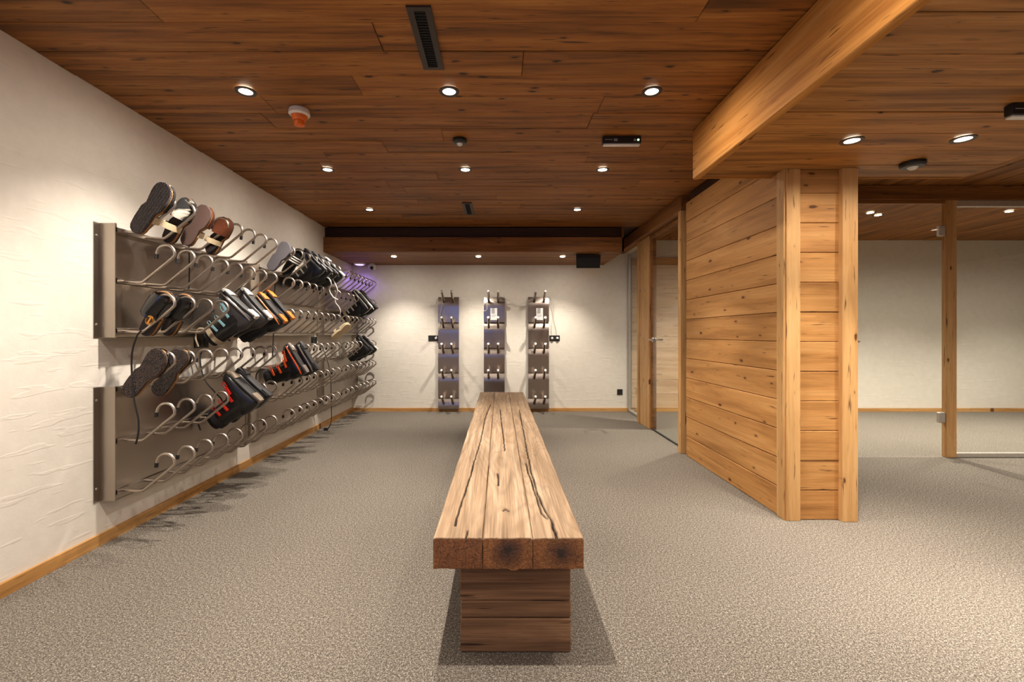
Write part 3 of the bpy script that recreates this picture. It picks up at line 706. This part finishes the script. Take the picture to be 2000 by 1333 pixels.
def shoe_frame(k, row, ang, facing, along=.0, pos=(.19, .06), off=.048):
    """sole middle at pos in the hook plane; facing +1 shows its sole to the camera, -1 its top"""
    a = math.radians(ang); x = Vector((math.cos(a), 0, math.sin(a))); z = Vector((0, facing, 0))
    return frame(x, z, hook_pt(k, row, pos[0], pos[1], -off*facing))
def sandal(k, row, label, cat='sandal', L=.30, W=.112, side=1, ang=57, facing=1, sole='ribsole', mid='cork', bed='footbed', strap='cow', pos=(.19, .11), toe=True, heel_strap=True, buckle=None, stripes=False, group=None, thick=.03, off=.048, wide=(.48, .76), name='sandal'):
    m = shoe_frame(k, row, ang, facing, pos=pos, off=off) @ Matrix.Translation((-L/2, 0, 0))
    t = thing(name, label, cat, group=group, mat=m)
    slab(L, W, side, 0, thick*.45).build('outsole', M[sole], t, 35)
    slab(L*.99, W*.985, side, thick*.45, thick).build('midsole', M[mid], t, 35)
    slab(L*.97, W*.93, side, thick, thick+.004, .001).build('footbed', M[bed], t, 35)
    if toe: upper(L, W, side, .55, .985, thick*.6, .074, .03).build('toe_cover', M[strap], t, True)
    else: upper(L, W, side, wide[0], wide[1], thick*.6, .082, .062).build('strap', M[strap], t, True)
    if heel_strap: upper(L, W, side, .28, .40, thick*.6, .088, .084, .004, 3).build('back_strap', M['cream' if strap != 'gloss' else strap], t, True)
    if not toe and wide[0] < .4: pass
    if buckle:
        q = MB(); pts = [(L*.40+.022*math.cos(a), side*-.030+.018*math.sin(a), thick+.058) for a in [2*PI*i/14 for i in range(15)]]
        q.tube(pts, .0045, 6, False); q.box(L*.40-.02, L*.40+.02, side*-.034, side*-.026, thick+.055, thick+.060)
        q.build('buckle', M[buckle], t, True)
    if stripes:
        for i in range(3):
            upper(L, W, side, .53+i*.075, .565+i*.075, thick*.6, .0845-i*.004, .083-i*.004, .003, 2, 12, 1.05).build('stripe', M['stripe'], t, True)
    return t
g = 'sandals on the top left hooks'
sandal(0, .55, 'cow fur sandal with its ribbed dark sole to the viewer, first on the top row', pos=(.185, .115), ang=56, L=.315, group=g)
sandal(1, .55, 'black and white cow fur sandal with cream strap, toe up, second on the top row', pos=(.172, .105), facing=-1, side=-1, ang=62, L=.29, W=.105, group=g)
sandal(2, .55, 'brown fur slipper with its smooth brown sole to the viewer, third on the top row', sole='brownsole', strap='brownfur', pos=(.208, .10), ang=60, L=.275, W=.105, group=g)
sandal(3, .55, 'brown fur slipper with a cream strap showing its dark footbed, fourth on the top row', sole='brownsole', strap='brownfur', facing=-1, side=-1, pos=(.205, .085), ang=64, L=.265, W=.105, group=g)
g = 'glossy black slides on the upper rack'
for k in (0, 1):
    sandal(k, .014, 'glossy black slide with brass buckle, %s of its pair on the upper rack' % ('left one' if k == 0 else 'right one'), sole='pebsole', strap='gloss', toe=False, heel_strap=False, buckle='gold', facing=-1, side=-1 if k else 1, pos=(.165, .095), ang=61, L=.27, W=.112, group=g, wide=(.42, .90), name='slide')
g = 'clogs on the lower rack'
sandal(0, -.295, 'clog with pebbled dark rubber sole to the viewer, left one on the lower rack', sole='pebsole', strap='gloss', pos=(.150, .085), ang=51, L=.31, W=.118, heel_strap=False, group=g, name='clog')
sandal(1, -.295, 'clog with pebbled dark sole and a tan rim, right one on the lower rack', sole='pebsole', strap='gloss', side=-1, pos=(.170, .075), ang=57, L=.30, W=.118, heel_strap=False, group=g, name='clog', thick=.034)
g = 'striped slides on the top row'
sandal(8, .55, 'grey foam soled slide with its sole to the viewer, top row of the middle rack', sole='greysole', mid='greysole', strap='gloss', toe=False, heel_strap=False, pos=(.165, .105), ang=57, L=.28, W=.112, group=g, name='slide')
sandal(9, .55, 'black slide with three white stripes across its strap, beside the grey sole', sole='greysole', mid='blackmat', bed='blackmat', strap='gloss', toe=False, heel_strap=False, facing=-1, side=-1, stripes=True, pos=(.18, .09), ang=57, L=.28, W=.112, group=g, name='slide')
sandal(16, .014, 'cream soft shoe hanging edge on at the start of the farthest upper rack', cat='shoe', sole='cream', mid='cream', bed='cream', strap='cream', toe=True, heel_strap=True, pos=(.20, .0), ang=40, L=.27, W=.10, name='soft_shoe').matrix_world @= Matrix.Rotation(.9, 4, 'X')

# ---- ski boots
def ring(cx, cz, rx, ry, n=20, ax=(1, 0), e=2.4, y0=0):
    """superellipse around a centre in the x-z plane; ax is the fore-aft axis"""
    out = []
    for k in range(n):
        a = 2*PI*k/n; c, s = math.cos(a), math.sin(a)
        u = math.copysign(abs(c)**(2/e), c)*rx; v = math.copysign(abs(s)**(2/e), s)*ry
        out.append((cx+ax[0]*u, y0+v, cz+ax[1]*u))
    return out
def vring(x, hw_, zb, zt, n=20, e=2.6):
    out = []
    for k in range(n):
        a = 2*PI*k/n; c, s = math.cos(a), math.sin(a)
        out.append((x, math.copysign(abs(c)**(2/e), c)*hw_*(1 if s < .2 else 1-.22*(s-.2)), (zb+zt)/2+math.copysign(abs(s)**(2/e), s)*(zt-zb)/2))
    return out
LEAN = math.radians(13)
def shaft(h): return (-.012+math.sin(LEAN)*(h-.10), h)
boot_meshes = {}
def boot_parts():
    d = {}
    st = [(-.112, .020, .03, .085), (-.106, .032, .012, .125), (-.085, .041, .006, .165), (-.05, .045, .006, .195), (-.01, .046, .008, .20), (.03, .046, .010, .178), (.07, .048, .010, .142), (.11, .0505, .008, .112), (.15, .049, .006, .092), (.18, .043, .008, .078), (.202, .031, .012, .064), (.212, .016, .02, .05)]
    d['shell'] = MB().loft([vring(*s_) for s_ in st])
    ax = (math.cos(LEAN), -math.sin(LEAN)); cu = []
    for h, rx, ry in ((.095, .072, .0475), (.12, .080, .051), (.17, .082, .053), (.22, .078, .055), (.27, .076, .057), (.315, .074, .058), (.320, .068, .053), (.29, .064, .049)):
        c = shaft(h); cu.append(ring(c[0], c[1], rx, ry, 22, ax, 2.3))
    d['cuff'] = MB().loft(cu, True, True)
    li = []
    for h, rx, ry in ((.285, .062, .047), (.335, .064, .049), (.352, .062, .047), (.355, .052, .038), (.32, .048, .034)):
        c = shaft(h); li.append(ring(c[0], c[1], rx, ry, 20, ax, 2.2))
    d['liner'] = MB().loft(li)
    d['toe_pad'] = MB().loft([vring(.128, .038, -.012, .014, 12, 5), vring(.15, .038, -.013, .014, 12, 5), vring(.19, .032, -.010, .018, 12, 5), vring(.212, .024, -.002, .018, 12, 5)])
    d['heel_pad'] = MB().loft([vring(-.112, .026, -.010, .020, 12, 5), vring(-.09, .034, -.013, .016, 12, 5), vring(-.035, .036, -.012, .012, 12, 5)])
    bb = MB()
    d['boot_sole'] = MB().loft([vring(-.10, .038, -.004, .02, 12, 5), vring(.0, .042, .0, .02, 12, 5), vring(.18, .042, -.004, .02, 12, 5)])
    for s_ in (1, -1):
        b = MB(); pts = [(.19, s_*.045, .026), (.12, s_*.053, .028), (.04, s_*.0495, .03), (-.05, s_*.048, .034), (-.10, s_*.036, .045)]
        b.tube(pts, [.004, .006, .006, .006, .004], 6); d['side_trim', s_] = b
    # four buckles: lever, catch loop
    for i, (px, pz) in enumerate(((.115, .105), (.07, .135), (.052, .205), (.066, .268))):
        for s_ in (1, -1):
            b = MB(); yy = s_*(.050 if i < 2 else .052); dx = Vector((.9, 0, -.25 if i < 2 else -.1)).normalized()
            c = Vector((px-.02, yy, pz-.02)); up_ = Vector((0, 0, 1))
            p0, p1 = c-dx*.03, c+dx*.03
            b.loft([[p0+up_*-.008+Vector((0, 0, 0)), p0+up_*.008, p0+up_*.008+Vector((0, s_*.009, 0)), p0-up_*.008+Vector((0, s_*.009, 0))],
                    [p1+up_*-.006, p1+up_*.006, p1+up_*.006+Vector((0, s_*.013, 0)), p1-up_*.006+Vector((0, s_*.013, 0))]])
            q0 = p1+Vector((0, s_*.008, 0))
            loop = [q0+up_*.010, q0+dx*.035+up_*.010, q0+dx*.042, q0+dx*.035-up_*.010, q0-up_*.010, q0+up_*.010]
            b.tube(loop, .0028, 5, False); d['buckle', i, s_] = b
    rr = []
    for h in (.283, .300, .318):
        c = shaft(h); rr.append(ring(c[0], c[1], .0795, .0625, 22, ax, 2.3))
    inn = []
    for h in (.318, .300, .283):
        c = shaft(h); inn.append(ring(c[0], c[1], .0755, .0585, 22, ax, 2.3))
    d['power_strap'] = MB().loft(rr+inn+[rr[0]], False, False)
    return d
BP = boot_parts(); BMC = {}
def bmesh_for(key, mat, smooth=45):
    kk = (key, mat.name)
    if kk not in BMC: BMC[kk] = BP[key].mesh(key if isinstance(key, str) else key[0], mat, smooth)
    return BMC[kk]
def bplastic(name, col, rough=.3): M[name] = plain(name, col, rough, bscale=30)
bplastic('boot_black', (17, 17, 18), .28); bplastic('boot_anthracite', (52, 48, 50), .3); bplastic('boot_navy', (18, 22, 32), .3)
bplastic('pad_white', (214, 210, 202), .5); bplastic('pad_orange', (220, 118, 30), .5); bplastic('pad_grey', (118, 108, 100), .6); bplastic('accent_red', (206, 38, 24), .35)
bplastic('accent_orange', (226, 82, 24), .4); bplastic('accent_blue', (136, 178, 190), .3); bplastic('pad_dark', (40, 38, 38), .6); bplastic('strap_dark', (26, 24, 26), .8); bplastic('strap_beige', (188, 168, 140), .8)
bplastic('pad_taupe', (128, 112, 96), .6)
def ski_boot(k, row, label, shell='boot_black', cuff=None, pads='pad_white', buckle='chrome', trim=None, strap='strap_dark', pos=(.315, .205), ang=133, scale=1.0, group=None, side=1, yaw=0, hang=False):
    a = math.radians(ang); b = math.radians(ang+90)
    m = frame((math.cos(a), 0, math.sin(a)), (math.cos(b), 0, math.sin(b)), hook_pt(k, row, *pos)) @ Matrix.Rotation(yaw, 4, 'Z') @ Matrix.Scale(scale, 4) @ Matrix.Translation((-.05, 0, 0))
    loc, rot, sc = m.decompose()
    t = thing('ski_boot', label, 'boot', group=group, mat=Matrix.Translation(loc) @ rot.to_matrix().to_4x4())
    S = Matrix.Scale(scale, 4)
    def add(key, mat, par=t, nm=None): return link(nm or (key if isinstance(key, str) else key[0]), bmesh_for(key, M[mat]), par, S if par is t else None)
    add('shell', shell); add('cuff', cuff or shell); add('liner', 'strap_dark'); add('boot_sole', 'pad_dark'); add('toe_pad', pads); add('heel_pad', pads); add('power_strap', strap)
    for s_ in (1, -1):
        if trim: add(('side_trim', s_), trim)
    for i in range(4): add(('buckle', i, side), buckle)
    if hang:
        q = MB(); c = shaft(.30)
        q.tube(spline([(c[0]+.07, side*.05, c[1]), (c[0]+.10, side*.055, c[1]+.03), (c[0]+.08, side*.05, c[1]+.09), (c[0]+.02, side*.045, c[1]+.13)], 5), [.006]*16, 6); q.build('strap_end', M[strap], t, True, S)
    return t
# which local side faces the camera
fr_ = frame((math.cos(math.radians(133)), 0, math.sin(math.radians(133))), (math.cos(math.radians(223)), 0, math.sin(math.radians(223))), (0, 0, 0))
CS = -1 if (fr_.to_3x3() @ Vector((0, 1, 0))).y > 0 else 1
g = 'ski boots on the upper left rack'
ski_boot(4, .014, 'anthracite ski boot with pale blue buckles and white sole pads, nearest on the upper rack', 'boot_anthracite', 'boot_black', 'pad_white', 'accent_blue', 'pad_grey', 'strap_beige', (0.275, 0.195), 139, scale=0.92, group=g, side=CS, hang=True)
ski_boot(5, .014, 'black ski boot with white sole pads, just behind the pale blue buckled one', 'boot_anthracite', 'boot_black', 'pad_white', 'chrome', None, 'strap_beige', (0.300, 0.205), 132, scale=0.92, group=g, side=CS)
ski_boot(6, .014, 'black ski boot with orange sole pads, nearer of the orange pair on the upper rack', 'boot_black', 'boot_navy', 'pad_orange', 'accent_blue', 'pad_orange', 'strap_dark', (0.335, 0.185), 131, scale=0.92, group=g, side=CS, hang=True)
ski_boot(7, .014, 'black ski boot with orange sole pads, farther of the orange pair on the upper rack', 'boot_black', 'boot_navy', 'pad_orange', 'chrome', None, 'strap_dark', (0.315, 0.215), 131, scale=0.92, group=g, side=CS)
g = 'ski boots on the lower racks'
ski_boot(4, -.57, 'black ski boot with red buckles on the lower rack', 'boot_black', 'boot_black', 'pad_taupe', 'accent_red', None, 'strap_dark', (0.305, 0.215), 137, scale=0.94, group=g, side=CS, hang=True)
ski_boot(5, -.57, 'plain black ski boot right behind the red buckled one', 'boot_black', 'boot_black', 'pad_dark', 'chrome', None, 'strap_dark', (0.285, 0.225), 138, scale=0.94, group=g, side=CS)
ski_boot(8, -.295, 'black ski boot with orange flashes, nearer of its pair on the middle lower rack', 'boot_black', 'boot_black', 'pad_grey', 'accent_orange', 'accent_orange', 'strap_dark', (0.315, 0.090), 122, scale=0.92, group=g, side=CS, hang=True)
ski_boot(9, -.295, 'black ski boot with grey sole, farther of its pair on the middle lower rack', 'boot_black', 'boot_navy', 'pad_dark', 'chrome', 'pad_grey', 'strap_dark', (0.345, 0.100), 122, scale=0.92, group=g, side=CS)
g = 'dark boots on the far hooks'
ski_boot(11, .55, 'navy ski boot behind the striped slide, first of the dark boots on the top row', 'boot_navy', 'boot_black', 'pad_dark', 'chrome', None, 'strap_dark', (0.270, 0.165), 133, scale=0.88, group=g, side=CS)
ski_boot(12, .55, 'navy ski boot with chrome buckles, second of the dark boots on the top row', 'boot_navy', 'boot_navy', 'pad_dark', 'chrome', 'pad_dark', 'strap_dark', (0.270, 0.165), 133, scale=0.88, group=g, side=CS)
ski_boot(13, .55, 'black ski boot third of the dark boots on the top row, grey side trim', 'boot_black', 'boot_black', 'pad_dark', 'chrome', 'pad_grey', 'strap_dark', (0.270, 0.165), 133, scale=0.88, group=g, side=CS)
LACED = ski_boot(14, .55, 'black ski boot with white sole pads, last of the dark boots on the top row', 'boot_black', 'boot_black', 'pad_white', 'chrome', None, 'strap_dark', (0.280, 0.165), 134, scale=0.88, group=g, side=CS)
ski_boot(19, .282, 'black ski boot with white trim on the farthest upper rack, nearer one', 'boot_black', 'boot_black', 'pad_white', 'pad_white', 'pad_white', 'strap_beige', (.30, .17), 132, group=g, side=CS)
ski_boot(20, .282, 'black ski boot with white trim on the farthest upper rack, farther one', 'boot_black', 'boot_black', 'pad_dark', 'pad_white', 'pad_white', 'strap_dark', (.33, .17), 132, group=g, side=CS)
ski_boot(20, -.295, 'black ski boot on the farthest lower rack, nearer one, silver buckles', 'boot_black', 'boot_black', 'pad_dark', 'chrome', None, 'strap_dark', (0.280, 0.180), 133, scale=0.85, group=g, side=CS)
ski_boot(21, -.295, 'black ski boot with pale sole on the farthest lower rack, farther one', 'boot_black', 'boot_black', 'pad_white', 'chrome', 'pad_dark', 'strap_dark', (0.300, 0.180), 133, scale=0.85, group=g, side=CS)

# ---- cords among the racks
g = 'black cords at the boot racks'
cable('hanging_cord', [at(276, 646, 2.43), at(266, 660, 2.42), at(257, 700, 2.41), at(261, 775, 2.40), at(270, 820, 2.40), at(270, 848, 2.40), at(265, 868, 2.40)], .0045, M['cord'], 'black cord hanging free at the left end of the lower rack', group=g)
cable('hanging_cord', [at(398, 679, 3.20), at(391, 700, 3.10), at(398, 738, 3.05), at(418, 765, 3.05), at(432, 780, 3.1), at(436, 795, 3.12)], .0045, M['cord'], 'black cord from the nearest left wall socket down behind the red buckled boot', group=g)
cable('hanging_cord', [at(369, 480, 2.93), at(370, 520, 2.93), at(369, 565, 2.93)], .004, M['cord'], 'black cord down the face of the nearest upper rack', group=g)
cable('hanging_cord', [at(540, 536, 4.02), at(537, 560, 4.02), at(535, 600, 4.02), at(534, 660, 4.02), at(532, 700, 4.0)], .005, M['cord'], 'black cord down the start of the middle racks', group=g)
cable('hanging_cord', [at(626, 672, 5.21), at(634, 690, 5.2), at(645, 730, 5.2), at(647, 790, 5.2), at(647, 822, 5.2), at(642, 836, 5.22), at(638, 840, 5.25)], .005, M['cord'], 'black cord hanging to the carpet from the lower middle rack', group=g)
MB().tube([at(640, 838.5, 5.24), at(633, 839, 5.24)], .014, 8).build('cord_plug', M['boot_navy'], [o for o in C.objects if o.get('label') == 'black cord hanging to the carpet from the lower middle rack'][0], True)
for pts, r in (([at(632, 530, 4.70), at(636, 541, 4.65), at(643, 545, 4.6), at(647, 556, 4.6), at(643, 566, 4.6), at(650, 580, 4.6), at(660, 586, 4.6)], .006),
               ([at(650, 545, 4.7), at(659, 566, 4.7), at(656, 578, 4.7), at(655, 590, 4.7), at(662, 600, 4.7), at(665, 610, 4.7), at(662, 620, 4.7)], .005)):
    MB().tube(spline(pts, 6), r, 6).build('lace', M['whitecord'], LACED, True, LACED.matrix_world.inverted())
